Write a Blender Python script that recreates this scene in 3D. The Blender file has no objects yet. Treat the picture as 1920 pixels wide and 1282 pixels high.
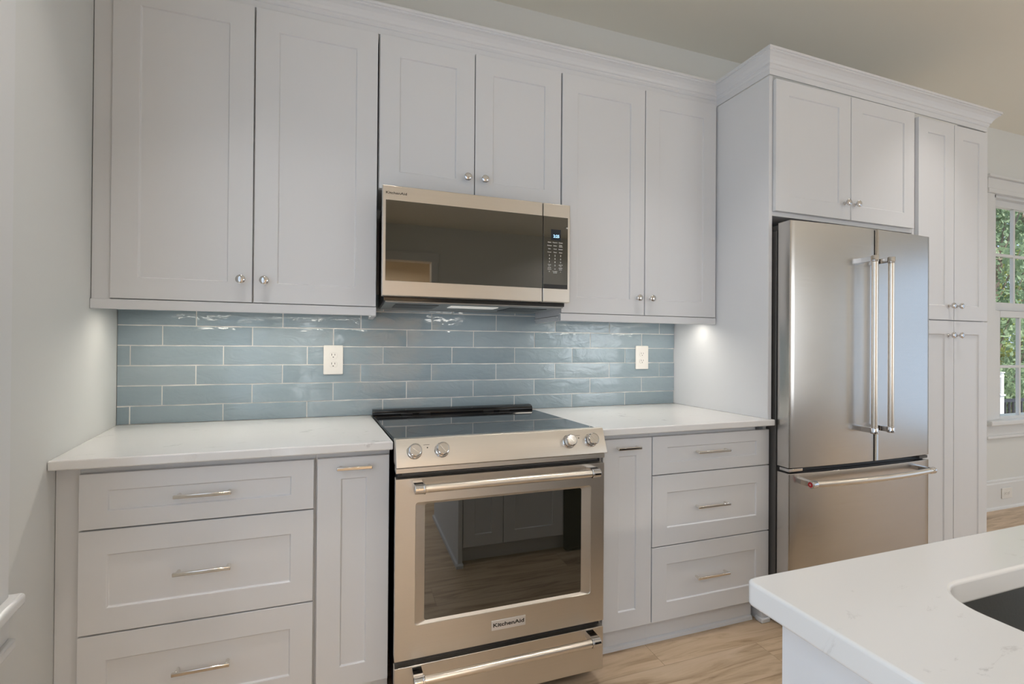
import bpy, bmesh, math, random
from mathutils import Vector, Matrix
random.seed(7)
S = bpy.context.scene
COL = S.collection
PI = math.pi

# ------------------------------------------------------------------ camera
def make_camera():
    yaw, pit, rol = math.radians(19.4177), math.radians(.284), math.radians(.4129)
    fwd = Vector((math.sin(yaw)*math.cos(pit), math.cos(yaw)*math.cos(pit), math.sin(pit)))
    r = Vector((math.cos(yaw), -math.sin(yaw), 0)); u = r.cross(fwd)
    rr = r*math.cos(rol)+u*math.sin(rol); uu = -r*math.sin(rol)+u*math.cos(rol)
    cd = bpy.data.cameras.new('camera'); co = bpy.data.objects.new('camera', cd); COL.objects.link(co)
    m = Matrix((rr, uu, -fwd)).transposed().to_4x4(); m.translation = Vector((.8339, -2.2963, 1.2374))
    co.matrix_world = m
    cd.sensor_width = 36; cd.lens = 899.9667/1920*36
    cd.shift_x = -18.58/1920; cd.shift_y = 2.79/1920
    cd.clip_start = .02; cd.clip_end = 200
    S.camera = co
make_camera()

# ------------------------------------------------------------------ view, world, sun, big lights
S.view_settings.view_transform = 'Standard'; S.view_settings.look = 'None'
S.view_settings.gamma = 1; S.view_settings.use_curve_mapping = False
S.view_settings.exposure = -0.10
w = bpy.data.worlds.new('sky'); S.world = w; w.use_nodes = True
bg = w.node_tree.nodes['Background']; bg.inputs[0].default_value = (.62, .78, 1, 1); bg.inputs[1].default_value = 1.2

def area(name, loc, direction, sx, sy, power, color, spread=180, shape='RECTANGLE'):
    l = bpy.data.lights.new(name, 'AREA'); l.shape = shape; l.size = sx
    if shape in('RECTANGLE','ELLIPSE'): l.size_y = sy
    l.energy = power; l.color = color; l.spread = math.radians(spread)
    o = bpy.data.objects.new(name, l); COL.objects.link(o); o.location = loc
    o.rotation_euler = Vector(direction).to_track_quat('-Z', 'Y').to_euler()
    return o
sl = bpy.data.lights.new('sun', 'SUN'); sl.energy = 8; sl.angle = math.radians(.6); sl.color = (1, .95, .86)
so = bpy.data.objects.new('sun', sl); COL.objects.link(so)
so.rotation_euler = Vector((.05, .55, -.8)).to_track_quat('-Z', 'Y').to_euler()

XW = lambda y: -.034-.1444*y          # the left wall runs slightly out of square
COOL = (.80, .90, 1.0); WARM = (1, .86, .68)
# daylight at the left and right windows, plus fill at two added openings
area('daylight_left_window', (XW(-1.62)-.12, -1.62, 1.55), (1, .14, -.1), 1.2, 1.7, 5.5, (.72, .86, 1))
area('added_door_fill', (XW(-3.2)-.12, -3.2, 1.2), (1, .14, 0), .9, 2.1, 27, (.88, .94, 1))  # added fill through an invented door, brightens range and lower drawers
area('daylight_right_windows', (8.15, -3.1, 1.30), (-1, 0, -.02), 2.9, 2.3, 5, (.66, .80, 1))
area('added_rear_fill', (5.5, -5.80, 1.55), (0, 1, 0), 2.2, 1.7, 40, (.98, .98, .97))  # added rear fill for the cabinet fronts and tile glints
# unseen downlights added as fill; their meshes come further down, at the same places
AISLE = [(.55, -1.02), (2.05, -1.02), (3.60, -1.10)]
CANS = [(5.6, -1.6), (1.2, -3.6), (3.1, -3.6), (5.2, -3.6), (6.9, -5.0), (3.8, -5.0), (6.9, -3.6)]
for i, (x, y) in enumerate(AISLE):
    area('aisle_fill_lamp', (x, y, 2.945), (0, 0, -1), .11, .11, 2.7, (1, .95, .91), 76, 'DISK')
for i, (x, y) in enumerate(CANS):
    area('ceiling_fill_lamp', (x, y, 2.945), (0, 0, -1), .11, .11, 7.2, (1, .96, .93), 130, 'DISK')
CANS = AISLE+CANS
area('under_cabinet_lamp', (.49, -.24, 1.366), (0, .10, -1), .80, .03, 1.85, (1, .93, .81), 170)
area('under_cabinet_lamp', (2.13, -.24, 1.366), (0, .10, -1), .80, .03, 1.85, (1, .93, .81), 170)

area('microwave_cooktop_lamp', (1.31, -.30, 1.392), (0, .25, -1), .18, .07, .75, (1, .95, .88), 165)

# ------------------------------------------------------------------ materials
def nt(name):
    m = bpy.data.materials.new(name); m.use_nodes = True
    t = m.node_tree; b = t.nodes['Principled BSDF']
    return m, t, b
def mat(name, col, rough=.5, metal=0, ior=None, coat=0, bump=None, aniso=0, spec=None, emit=None):
    m, t, b = nt(name)
    b.inputs['Base Color'].default_value = (*col, 1); b.inputs['Roughness'].default_value = rough
    b.inputs['Metallic'].default_value = metal
    if ior: b.inputs['IOR'].default_value = ior
    if spec is not None: b.inputs['Specular IOR Level'].default_value = spec
    if coat: b.inputs['Coat Weight'].default_value = coat; b.inputs['Coat Roughness'].default_value = .04
    if emit: b.inputs['Emission Color'].default_value = (*emit[0], 1); b.inputs['Emission Strength'].default_value = emit[1]
    if bump:
        n = t.nodes.new('ShaderNodeTexNoise'); n.inputs['Scale'].default_value = bump[0]; n.inputs['Detail'].default_value = 3
        tc = t.nodes.new('ShaderNodeTexCoord'); t.links.new(tc.outputs['Object'], n.inputs['Vector'])
        bp = t.nodes.new('ShaderNodeBump'); bp.inputs['Strength'].default_value = bump[1]; bp.inputs['Distance'].default_value = .002
        t.links.new(n.outputs['Fac'], bp.inputs['Height']); t.links.new(bp.outputs['Normal'], b.inputs['Normal'])
    return m
def noise(t, scale, vec=None, detail=3, rough=.55, stretch=None):
    n = t.nodes.new('ShaderNodeTexNoise'); n.inputs['Scale'].default_value = scale
    n.inputs['Detail'].default_value = detail; n.inputs['Roughness'].default_value = rough
    tc = t.nodes.new('ShaderNodeTexCoord'); mp = t.nodes.new('ShaderNodeMapping')
    if stretch: mp.inputs['Scale'].default_value = stretch
    t.links.new(tc.outputs['Object'], mp.inputs['Vector']); t.links.new(mp.outputs['Vector'], n.inputs['Vector'])
    return n
def ramp(t, fac, stops):
    r = t.nodes.new('ShaderNodeValToRGB'); e = r.color_ramp.elements
    e[0].position, e[0].color = stops[0][0], (*stops[0][1], 1); e[1].position, e[1].color = stops[-1][0], (*stops[-1][1], 1)
    for p, c in stops[1:-1]: x = e.new(p); x.color = (*c, 1)
    t.links.new(fac, r.inputs['Fac']); return r

M_CAB = mat('cabinet_paint', (.725, .73, .745), .42, bump=(60, .03))
M_WALL = mat('wall_paint', (.755, .76, .735), .6, bump=(90, .05))
M_TRIM = mat('trim_paint', (.77, .775, .77), .38)
M_CEIL = mat('ceiling_paint', (.90, .865, .765), .8, bump=(90, .06))
M_CHROME = mat('polished_chrome', (.66, .65, .65), .07, 1)
M_NICKEL = mat('polished_nickel', (.80, .77, .72), .12, 1)
M_BLACK = mat('black_plastic', (.012, .012, .013), .35)
M_BLACKGLOSS = mat('black_gloss_trim', (.01, .01, .011), .12)
M_OVENGLASS = mat('dark_oven_glass', (.012, .012, .008), .015, ior=2.15)
M_MWGLASS = mat('smoked_microwave_glass', (.014, .013, .007), .02, ior=2.15)
M_COOKTOP = mat('ceramic_cooktop_glass', (.015, .016, .018), .03, ior=2.1)
M_GREYPLASTIC = mat('dark_grey_appliance_side', (.09, .085, .08), .45)
M_WHITEPL = mat('white_plastic', (.82, .80, .76), .3)
M_SLOT = mat('slot_black', (.01, .01, .01), .6)
M_PRINT = mat('black_print', (.03, .025, .02), .5)
M_LEGEND = mat('light_grey_print', (.62, .62, .60), .5)
M_RED = mat('red_enamel', (.42, .015, .02), .25)
M_DIGIT = mat('blue_white_digits', (.1, .2, .4), .5, emit=((.45, .75, 1), 1.6))
M_DISPLAY = mat('display_window', (.012, .018, .03), .15)
M_LAMP = mat('lit_lamp_lens', (.8, .8, .78), .4, emit=((1, .94, .85), 5))
M_SINK = mat('brushed_sink_steel', (.30, .30, .29), .38, 1, bump=(200, .1))
M_GAP = mat('cabinet_interior', (.10, .095, .09), .8)
M_GROUT = mat('grout', (.80, .79, .76), .85, bump=(300, .2))

def steel(name, col, rough, stretch, aniso=.6, bump=.06):
    m, t, b = nt(name)
    b.inputs['Metallic'].default_value = 1; b.inputs['Roughness'].default_value = rough
    n = noise(t, 3.0, detail=6, rough=.7, stretch=stretch)
    r = ramp(t, n.outputs['Fac'], [(.3, tuple(c*.96 for c in col)), (.7, col)])
    t.links.new(r.outputs['Color'], b.inputs['Base Color'])
    mr = t.nodes.new('ShaderNodeMapRange'); mr.inputs[3].default_value = rough-.04; mr.inputs[4].default_value = rough+.05
    t.links.new(n.outputs['Fac'], mr.inputs[0]); t.links.new(mr.outputs[0], b.inputs['Roughness'])
    bp = t.nodes.new('ShaderNodeBump'); bp.inputs['Strength'].default_value = bump; bp.inputs['Distance'].default_value = .001
    t.links.new(n.outputs['Fac'], bp.inputs['Height']); t.links.new(bp.outputs['Normal'], b.inputs['Normal'])
    return m
M_STEEL = steel('brushed_steel', (.66, .62, .565), .36, (1, 30, 110), bump=.02)
M_STEELV = steel('brushed_steel_fridge', (.61, .59, .565), .24, (2, 40, 60), bump=.015)
M_STEELSAT = steel('satin_steel_tube', (.82, .76, .68), .3, (1, 40, 40))

def quartz():
    m, t, b = nt('white_quartz')
    b.inputs['Roughness'].default_value = .12
    n = noise(t, 9, detail=8, rough=.7, stretch=(1, 1.6, 1)); n.inputs['Distortion'].default_value = 1.2
    base = (.77, .76, .745)
    r = ramp(t, n.outputs['Fac'], [(0, base), (.60, base), (.65, (.63, .615, .60)), (.72, (.47, .46, .45))])
    n2 = noise(t, 2.2, detail=2)
    r2 = ramp(t, n2.outputs['Fac'], [(.42, (0, 0, 0)), (.58, (1, 1, 1))])
    mx = t.nodes.new('ShaderNodeMixRGB'); mx.inputs[1].default_value = (*base, 1)
    t.links.new(r2.outputs['Color'], mx.inputs[0]); t.links.new(r.outputs['Color'], mx.inputs[2])
    t.links.new(mx.outputs[0], b.inputs['Base Color'])
    return m
M_QUARTZ = quartz()

def tile_mat():
    m, t, b = nt('glazed_blue_tile')
    ob = t.nodes.new('ShaderNodeAttribute'); ob.attribute_name = 'tint'
    r = ramp(t, ob.outputs['Fac'], [(0, (.27, .34, .385)), (.5, (.305, .38, .43)), (1, (.34, .41, .455))])
    n = noise(t, 6, detail=4, stretch=(1, 1, 3.5))
    mx = t.nodes.new('ShaderNodeMixRGB'); mx.blend_type = 'MULTIPLY'; mx.inputs[0].default_value = .55
    r2 = ramp(t, n.outputs['Fac'], [(.3, (.86, .90, .90)), (.7, (1.0, 1.0, 1.0))])
    t.links.new(r.outputs['Color'], mx.inputs[1]); t.links.new(r2.outputs['Color'], mx.inputs[2])
    t.links.new(mx.outputs[0], b.inputs['Base Color'])
    b.inputs['Roughness'].default_value = .07; b.inputs['IOR'].default_value = 1.55
    n3 = noise(t, 10, detail=3, rough=.5, stretch=(1, 1, 2.0)); n3.inputs['Distortion'].default_value = 1.0
    bp = t.nodes.new('ShaderNodeBump'); bp.inputs['Strength'].default_value = .5; bp.inputs['Distance'].default_value = .006
    t.links.new(n3.outputs['Fac'], bp.inputs['Height']); t.links.new(bp.outputs['Normal'], b.inputs['Normal'])
    return m
M_TILE = tile_mat()

def floor_mat():
    m, t, b = nt('wood_plank_floor')
    tc = t.nodes.new('ShaderNodeTexCoord'); br = t.nodes.new('ShaderNodeTexBrick')
    br.offset = .37; br.inputs['Scale'].default_value = 1; br.inputs['Brick Width'].default_value = 1.22
    br.inputs['Row Height'].default_value = .18; br.inputs['Mortar Size'].default_value = .0012; br.inputs['Bias'].default_value = 0
    br.inputs['Color1'].default_value = (.2, .2, .2, 1); br.inputs['Color2'].default_value = (.8, .8, .8, 1)
    br.inputs['Mortar'].default_value = (0, 0, 0, 1)
    t.links.new(tc.outputs['Object'], br.inputs['Vector'])
    # shift the grain of each plank by its own random value
    add = t.nodes.new('ShaderNodeVectorMath'); add.operation = 'MULTIPLY_ADD'
    add.inputs[1].default_value = (5.3, 3.1, 2.7)
    t.links.new(br.outputs['Color'], add.inputs[0]); t.links.new(tc.outputs['Object'], add.inputs[2])
    mp = t.nodes.new('ShaderNodeMapping'); mp.inputs['Scale'].default_value = (1.1, 9, 1)
    t.links.new(add.outputs[0], mp.inputs['Vector'])
    n = t.nodes.new('ShaderNodeTexNoise'); n.inputs['Scale'].default_value = 2.2; n.inputs['Detail'].default_value = 7
    n.inputs['Roughness'].default_value = .62; n.inputs['Distortion'].default_value = .9
    t.links.new(mp.outputs[0], n.inputs['Vector'])
    r = ramp(t, n.outputs['Fac'], [(.28, (.27, .175, .10)), (.40, (.46, .33, .205)), (.52, (.61, .46, .31)), (.75, (.72, .56, .41))])
    mx = t.nodes.new('ShaderNodeMixRGB'); mx.blend_type = 'MULTIPLY'; mx.inputs[0].default_value = .5
    r3 = ramp(t, br.outputs['Color'], [(0, (.25, .2, .15)), (.12, (.78, .78, .80)), (1, (1.05, 1.0, .96))])
    t.links.new(r.outputs['Color'], mx.inputs[1]); t.links.new(r3.outputs['Color'], mx.inputs[2])
    t.links.new(mx.outputs[0], b.inputs['Base Color']); b.inputs['Roughness'].default_value = .38
    bp = t.nodes.new('ShaderNodeBump'); bp.inputs['Strength'].default_value = .12; bp.inputs['Distance'].default_value = .002
    t.links.new(n.outputs['Fac'], bp.inputs['Height']); t.links.new(bp.outputs['Normal'], b.inputs['Normal'])
    return m
M_FLOOR = floor_mat()

def pane_mat():
    m = bpy.data.materials.new('window_pane_glass'); m.use_nodes = True; t = m.node_tree; t.nodes.clear()
    o = t.nodes.new('ShaderNodeOutputMaterial'); tr = t.nodes.new('ShaderNodeBsdfTransparent'); g = t.nodes.new('ShaderNodeBsdfGlossy')
    g.inputs['Roughness'].default_value = .02; mx = t.nodes.new('ShaderNodeMixShader'); mx.inputs[0].default_value = .06
    pass; t.links.new(tr.outputs[0], mx.inputs[1]); t.links.new(g.outputs[0], mx.inputs[2])
    t.links.new(mx.outputs[0], o.inputs['Surface']); return m
M_PANE = pane_mat()
def leaf_mat(name, a, b_):
    m, t, b = nt(name)
    n = noise(t, 1.4, detail=4); r = ramp(t, n.outputs['Fac'], [(.3, a), (.7, b_)])
    t.links.new(r.outputs['Color'], b.inputs['Base Color']); b.inputs['Roughness'].default_value = .55
    tl = t.nodes.new('ShaderNodeBsdfTranslucent'); t.links.new(r.outputs['Color'], tl.inputs['Color'])
    mx = t.nodes.new('ShaderNodeMixShader'); mx.inputs[0].default_value = .4
    t.links.new(b.outputs[0], mx.inputs[1]); t.links.new(tl.outputs[0], mx.inputs[2])
    t.links.new(mx.outputs[0], t.nodes['Material Output'].inputs['Surface'])
    return m
M_LEAF = [leaf_mat('yellow_green_leaves', (.42, .46, .10), (.80, .78, .28)), leaf_mat('mid_green_leaves', (.26, .36, .09), (.62, .68, .24)),
          leaf_mat('blue_green_needles', (.16, .26, .14), (.42, .54, .34))]
M_BARK = mat('grey_bark', (.22, .18, .14), .9, bump=(20, .8))
M_GROUND = mat('leaf_litter_ground', (.16, .15, .08), .95, bump=(8, .8))
M_DECK = mat('grey_deck_boards', (.35, .32, .28), .8)

# ------------------------------------------------------------------ mesh helpers
class MB:
    """collects shapes, then links them as one mesh object"""
    def __init__(s): s.v = []; s.f = []; s.sm = []; s.mi = []; s.m = 0
    def add(s, vs, fs, smooth=False):
        k = len(s.v); s.v += [tuple(v) for v in vs]; s.f += [tuple(i+k for i in f) for f in fs]
        s.sm += [smooth]*len(fs); s.mi += [s.m]*len(fs); return s
    def box(s, x0, x1, y0, y1, z0, z1):
        v = [(x, y, z) for x in (x0, x1) for y in (y0, y1) for z in (z0, z1)]
        return s.add(v, [(0, 1, 3, 2), (4, 6, 7, 5), (0, 4, 5, 1), (2, 3, 7, 6), (0, 2, 6, 4), (1, 5, 7, 3)])
    def prism(s, poly, z0, z1, axis='z'):
        n = len(poly); P = lambda a, b, c: (a, b, c) if axis == 'z' else (c, a, b) if axis == 'x' else (a, c, b)
        v = [P(a, b, z0) for a, b in poly]+[P(a, b, z1) for a, b in poly]
        return s.add(v, [tuple(range(n))[::-1], tuple(range(n, 2*n))]+[(i, (i+1) % n, n+(i+1) % n, n+i) for i in range(n)])
    def tube(s, a, b, r, n=20, r2=None, cap=True):
        a, b = Vector(a), Vector(b); d = (b-a).normalized(); u = d.orthogonal().normalized(); w = d.cross(u)
        r2 = r if r2 is None else r2
        v = [a+(u*math.cos(t)+w*math.sin(t))*r for t in [2*PI*i/n for i in range(n)]]+[b+(u*math.cos(t)+w*math.sin(t))*r2 for t in [2*PI*i/n for i in range(n)]]
        s.add(v, [(i, (i+1) % n, n+(i+1) % n, n+i) for i in range(n)], True)
        if cap: s.add(v[:n], [tuple(range(n))[::-1]]); s.add(v[n:], [tuple(range(n))])
        return s
    def path(s, pts, r, n=14):
        pts = [Vector(p) for p in pts]; rings = []
        ref = Vector((0, 0, 1))
        for i, p in enumerate(pts):
            d = (pts[min(i+1, len(pts)-1)]-pts[max(i-1, 0)]).normalized()
            u = ref.cross(d).normalized(); w = d.cross(u)
            rings.append([p+(u*math.cos(2*PI*k/n)+w*math.sin(2*PI*k/n))*r for k in range(n)])
        v = [q for g in rings for q in g]
        f = [(i*n+k, i*n+(k+1) % n, (i+1)*n+(k+1) % n, (i+1)*n+k) for i in range(len(pts)-1) for k in range(n)]
        s.add(v, f, True); s.add(rings[0], [tuple(range(n))[::-1]]); s.add(rings[-1], [tuple(range(n))]); return s
    def lathe(s, o, d, prof, n=28):
        o, d = Vector(o), Vector(d).normalized(); u = d.orthogonal().normalized(); w = d.cross(u); v = []
        for r, h in prof: v += [o+d*h+(u*math.cos(2*PI*k/n)+w*math.sin(2*PI*k/n))*max(r, 1e-5) for k in range(n)]
        f = [(i*n+k, i*n+(k+1) % n, (i+1)*n+(k+1) % n, (i+1)*n+k) for i in range(len(prof)-1) for k in range(n)]
        return s.add(v, f, True)
    def build(s, name, mats, parent=None, bevel=0, seg=2, origin=None, smooth_angle=35):
        me = bpy.data.meshes.new(name); bm = bmesh.new()
        vs = [bm.verts.new(v) for v in s.v]
        for f, sm, mi in zip(s.f, s.sm, s.mi):
            try: q = bm.faces.new([vs[i] for i in f])
            except ValueError: continue
            q.smooth = sm; q.material_index = mi
        bmesh.ops.remove_doubles(bm, verts=bm.verts, dist=1e-6)
        bmesh.ops.recalc_face_normals(bm, faces=bm.faces)
        for e in bm.edges:
            if len(e.link_faces) == 2 and e.calc_face_angle(0) > math.radians(smooth_angle): e.smooth = False
        bm.to_mesh(me); bm.free()
        for m in (mats if isinstance(mats, (list, tuple)) else [mats]): me.materials.append(m)
        o = bpy.data.objects.new(name, me); COL.objects.link(o)
        if parent is not None: o.parent = parent; o.matrix_parent_inverse = Matrix.Translation(-Vector(root_loc(parent)))
        if bevel:
            b = o.modifiers.new('edge', 'BEVEL'); b.width = bevel; b.segments = seg; b.limit_method = 'ANGLE'; b.angle_limit = math.radians(40)
            b.harden_normals = False
            for p in me.polygons: p.use_smooth = True
        return o
def root_loc(o):
    # world position of a parent's origin: things sit at their base, parts are meshed in world space
    return Vector(o.location) if o.parent is None else Vector((0, 0, 0))
def thing(name, label, cat, loc, group=None):
    o = bpy.data.objects.new(name, None); COL.objects.link(o); o.location = loc; o.empty_display_size = .05
    return tag(o, label, cat, group)
def tag(o, label, cat, group=None, kind=None):
    o['label'] = label; o['category'] = cat
    if group: o['group'] = group
    if kind: o['kind'] = kind
    return o
def struct(o): o['kind'] = 'structure'; return o

def rrect(x0, x1, y0, y1, r, n=6):
    pts = []
    for cx, cy, a in ((x1-r, y1-r, 0), (x0+r, y1-r, 90), (x0+r, y0+r, 180), (x1-r, y0+r, 270)):
        for i in range(n+1): t = math.radians(a+90*i/n); pts.append((cx+r*math.cos(t), cy+r*math.sin(t)))
    return pts
def shaker(x0, x1, z0, z1, yf, th, st, rl, depth=.0065, slope=.003, rb=None):
    """framed front with a flat recessed panel, facing -y; st stile, rl top rail, rb bottom rail"""
    rb = rl if rb is None else rb
    b = MB(); yb = yf+th; s = slope
    o = [(x0, z0), (x1, z0), (x1, z1), (x0, z1)]
    i = [(x0+st, z0+rb), (x1-st, z0+rb), (x1-st, z1-rl), (x0+st, z1-rl)]
    j = [(x0+st+s, z0+rb+s), (x1-st-s, z0+rb+s), (x1-st-s, z1-rl-s), (x0+st+s, z1-rl-s)]
    v = [(a, yb, c) for a, c in o]+[(a, yf, c) for a, c in o]+[(a, yf, c) for a, c in i]+[(a, yf+depth, c) for a, c in j]
    f = [(0, 1, 2, 3)]+[(k, (k+1) % 4, 4+(k+1) % 4, 4+k) for k in range(4)]+[(4+k, 4+(k+1) % 4, 8+(k+1) % 4, 8+k) for k in range(4)]
    f += [(8+k, 8+(k+1) % 4, 12+(k+1) % 4, 12+k) for k in range(4)]+[(12, 13, 14, 15)]
    return b.add(v, f)
def text_mesh(body, size, depth=.0003, offset=0, sx=1.0, name='lettering', m=None, parent=None, loc=(0, 0, 0), rot=(PI/2, 0, 0), align='CENTER'):
    c = bpy.data.curves.new(name, 'FONT'); c.body = body; c.size = size; c.extrude = depth; c.offset = offset
    c.align_x = align; c.align_y = 'CENTER'
    o = bpy.data.objects.new('tmp', c); COL.objects.link(o)
    bpy.context.view_layer.update()
    me = bpy.data.meshes.new_from_object(o.evaluated_get(bpy.context.evaluated_depsgraph_get()))
    bpy.data.objects.remove(o); bpy.data.curves.remove(c)
    R = Matrix.Translation(loc) @ Matrix.Rotation(rot[0], 4, 'X') @ Matrix.Diagonal((sx, 1, 1, 1))
    me.transform(R); me.name = name
    me.materials.clear(); me.materials.append(m)
    if parent is None: return me
    q = bpy.data.objects.new(name, me); COL.objects.link(q); q.parent = parent; q.matrix_parent_inverse = Matrix.Translation(-root_loc(parent))
    return q
def join_meshes(meshes, name, m, parent):
    bm = bmesh.new()
    for me in meshes: bm.from_mesh(me)
    out = bpy.data.meshes.new(name); bm.to_mesh(out); bm.free()
    for me in meshes: bpy.data.meshes.remove(me)
    out.materials.append(m)
    q = bpy.data.objects.new(name, out); COL.objects.link(q); q.parent = parent; q.matrix_parent_inverse = Matrix.Translation(-root_loc(parent)); return q

# ------------------------------------------------------------------ room shell
XR, YR, ZC = 8.0, -5.66, 2.955
XL0 = XW(.15); XLR = XW(YR-.15)
struct(MB().prism([(XW(.15)-.2, .15), (XR+.15, .15), (XR+.15, YR-3.2), (XLR-.2, YR-3.2)], -.08, 0).build('floor', M_FLOOR))
struct(MB().prism([(XW(.15)-.2, .15), (XR+.15, .15), (XR+.15, YR-3.2), (XLR-.2, YR-3.2)], ZC, ZC+.1).build('ceiling', M_CEIL))
def wall_x(name, x0, x1, y0, y1, holes, z1=ZC):
    """wall slab running along x from x0 to x1, with rectangular openings (xa, xb, za, zb)"""
    b = MB(); xs = sorted({x0, x1, *[h[0] for h in holes], *[h[1] for h in holes]})
    for a, c in zip(xs, xs[1:]):
        h = [q for q in holes if q[0] <= a+1e-6 and q[1] >= c-1e-6]
        if not h: b.box(a, c, y0, y1, 0, z1)
        else:
            if h[0][2] > 0: b.box(a, c, y0, y1, 0, h[0][2])
            b.box(a, c, y0, y1, h[0][3], z1)
    return struct(b.build(name, M_WALL))
WX0, WX1, WZ0, WZ1 = 5.50, 7.60, .672, 2.44
wall_x('wall_back', XW(0)-.02, XR+.15, 0, .15, [(WX0, WX1, WZ0, WZ1)])
# left wall, running along the slightly skewed line, with a window opening
def xw_box(b, y0, y1, z0, z1, t0=0, t1=-.14):
    b.prism([(XW(y0)+t0, y0), (XW(y1)+t0, y1), (XW(y1)+t1, y1), (XW(y0)+t1, y0)], z0, z1); return b
LY0, LY1, LZ0, LZ1 = -1.02, -2.22, .69, 2.42
b = MB()
xw_box(b, .0, LY0, 0, ZC); xw_box(b, LY0, LY1, 0, LZ0); xw_box(b, LY0, LY1, LZ1, ZC); xw_box(b, LY1, -2.75, 0, ZC); xw_box(b, -2.75, -3.65, 2.3, ZC); xw_box(b, -3.65, YR, 0, ZC)
struct(b.build('wall_left', M_WALL))
# right wall with a wide opening
b = MB()
b.box(XR, XR+.15, -1.6, 0, 0, ZC); b.box(XR, XR+.15, -4.6, -1.6, 2.46, ZC); b.box(XR, XR+.15, -4.6, -1.6, 0, .12); b.box(XR, XR+.15, YR-.15, -4.6, 0, ZC)
struct(b.build('wall_right', M_WALL))
DX0, DX1, DZ = .98, 1.90, 2.44
wall_x('wall_rear', XLR-.16, XR+.15, YR-.15, YR, [(DX0, DX1, 0, DZ), (4.4, 6.6, .7, 2.4)])
# small room beyond the rear doorway
b = MB()
b.box(-.2, 3.4, YR-3.2, YR-3.05, 0, ZC); b.box(-.2, -.05, YR-3.05, YR-.15, 0, ZC); b.box(3.25, 3.4, YR-3.05, YR-.15, 0, ZC)
struct(b.build('wall_hall', mat('hall_wall_paint', (.72, .62, .48), .6)))
area('hall_lamp', (1.5, YR-1.6, 2.9), (0, 0, -1), .5, .5, 135, (1, .88, .74), 170, 'SQUARE')
b = MB(); b.box(1.05, 1.10, YR-2.98, YR-3.04, .02, 2.03)
struct(shaker(.75, 1.55, .02, 2.05, YR-3.045, .04, .12, .14).build('door_1', mat('honey_wood_door', (.45, .24, .09), .4)))
def casing_y(name, x0, x1, z1, y, out, w_=.095, th=.02, z0=0, bottom=False):
    b = MB(); s = -1 if out < 0 else 1
    ya, yb = (y, y+s*th)
    ya, yb = min(ya, yb), max(ya, yb)
    b.box(x0-w_, x0, ya, yb, z0, z1); b.box(x1, x1+w_, ya, yb, z0, z1)
    b.box(x0-w_-.012, x1+w_+.012, min(ya, yb if s < 0 else ya)-(.004 if s < 0 else 0), yb+(.004 if s > 0 else 0), z1, z1+w_+.02)
    b.box(x0-w_-.03, x1+w_+.03, ya-(.015 if s < 0 else 0), yb+(.015 if s > 0 else 0), z1+w_+.02, z1+w_+.04)
    return struct(b.build(name, M_TRIM, bevel=.003))
casing_y('trim_1', DX0, DX1, DZ, YR, 1)

# back-wall window seen at the right edge
win = bpy.data.objects.new('window_1', None); COL.objects.link(win); win.location = (WX0, 0, WZ0); struct(win)
b = MB()
b.box(WX0-.095, WX0, -.02, 0, .692, 2.438); b.box(WX1, WX1+.095, -.02, 0, .692, 2.438)      # side casings
b.box(WX0-.088, WX1+.088, -.022, 0, 2.47, 2.556); b.box(WX0-.10, WX1+.10, -.034, 0, 2.438, 2.472); b.box(WX0-.11, WX1+.11, -.045, 0, 2.556, 2.576)
b.build('window_casing', M_TRIM, win, bevel=.003)
MB().box(WX0-.12, WX1+.12, -.065, .04, .655, .692).build('window_stool', M_TRIM, win, bevel=.008, seg=3)
b = MB(); b.box(WX0-.095, WX1+.095, -.02, 0, .57, .655); b.box(WX0-.095, WX1+.095, -.028, 0, .548, .572)
b.build('window_apron', M_TRIM, win, bevel=.005)
b = MB(); b.box(WX0, WX0+.05, 0, .15, .692, 2.44); b.box(WX1-.05, WX1, 0, .15, .692, 2.44); b.box(WX0, WX1, 0, .15, 2.42, 2.44); b.box(WX0, WX1, .02, .15, .672, .70)
b.build('window_jamb', M_TRIM, win)
def sash(name, x0, x1, z0, z1, y, st, tr_, br_, nx, nz):
    b = MB(); d = .036
    b.box(x0, x0+st, y, y+d, z0, z1); b.box(x1-st, x1, y, y+d, z0, z1); b.box(x0+st, x1-st, y, y+d, z0, z0+br_); b.box(x0+st, x1-st, y, y+d, z1-tr_, z1)
    gx0, gx1, gz0, gz1 = x0+st, x1-st, z0+br_, z1-tr_
    for i in range(1, nx): c = gx0+(gx1-gx0)*i/nx; b.box(c-.011, c+.011, y+.006, y+d-.006, gz0, gz1)
    for i in range(1, nz): c = gz0+(gz1-gz0)*i/nz; b.box(gx0, gx1, y+.007, y+d-.007, c-.011, c+.011)
    o = b.build(name, M_TRIM, win, bevel=.002)
    g = MB().box(gx0, gx1, y+d*.5-.001, y+d*.5+.001, gz0, gz1).build('window_pane', M_PANE, o)
    return o
for xa, xb in ((5.55, 6.495), (6.605, 7.55)):
    sash('window_sash', xa, xb, 1.525, 2.42, .038, .06, .05, .085, 3, 2)
    sash('window_sash', xa, xb, .692, 1.54, .001, .06, .05, .02, 3, 2)
MB().box(6.495, 6.605, -.005, .12, .692, 2.42).build('window_mullion', M_TRIM, win, bevel=.002)

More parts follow.
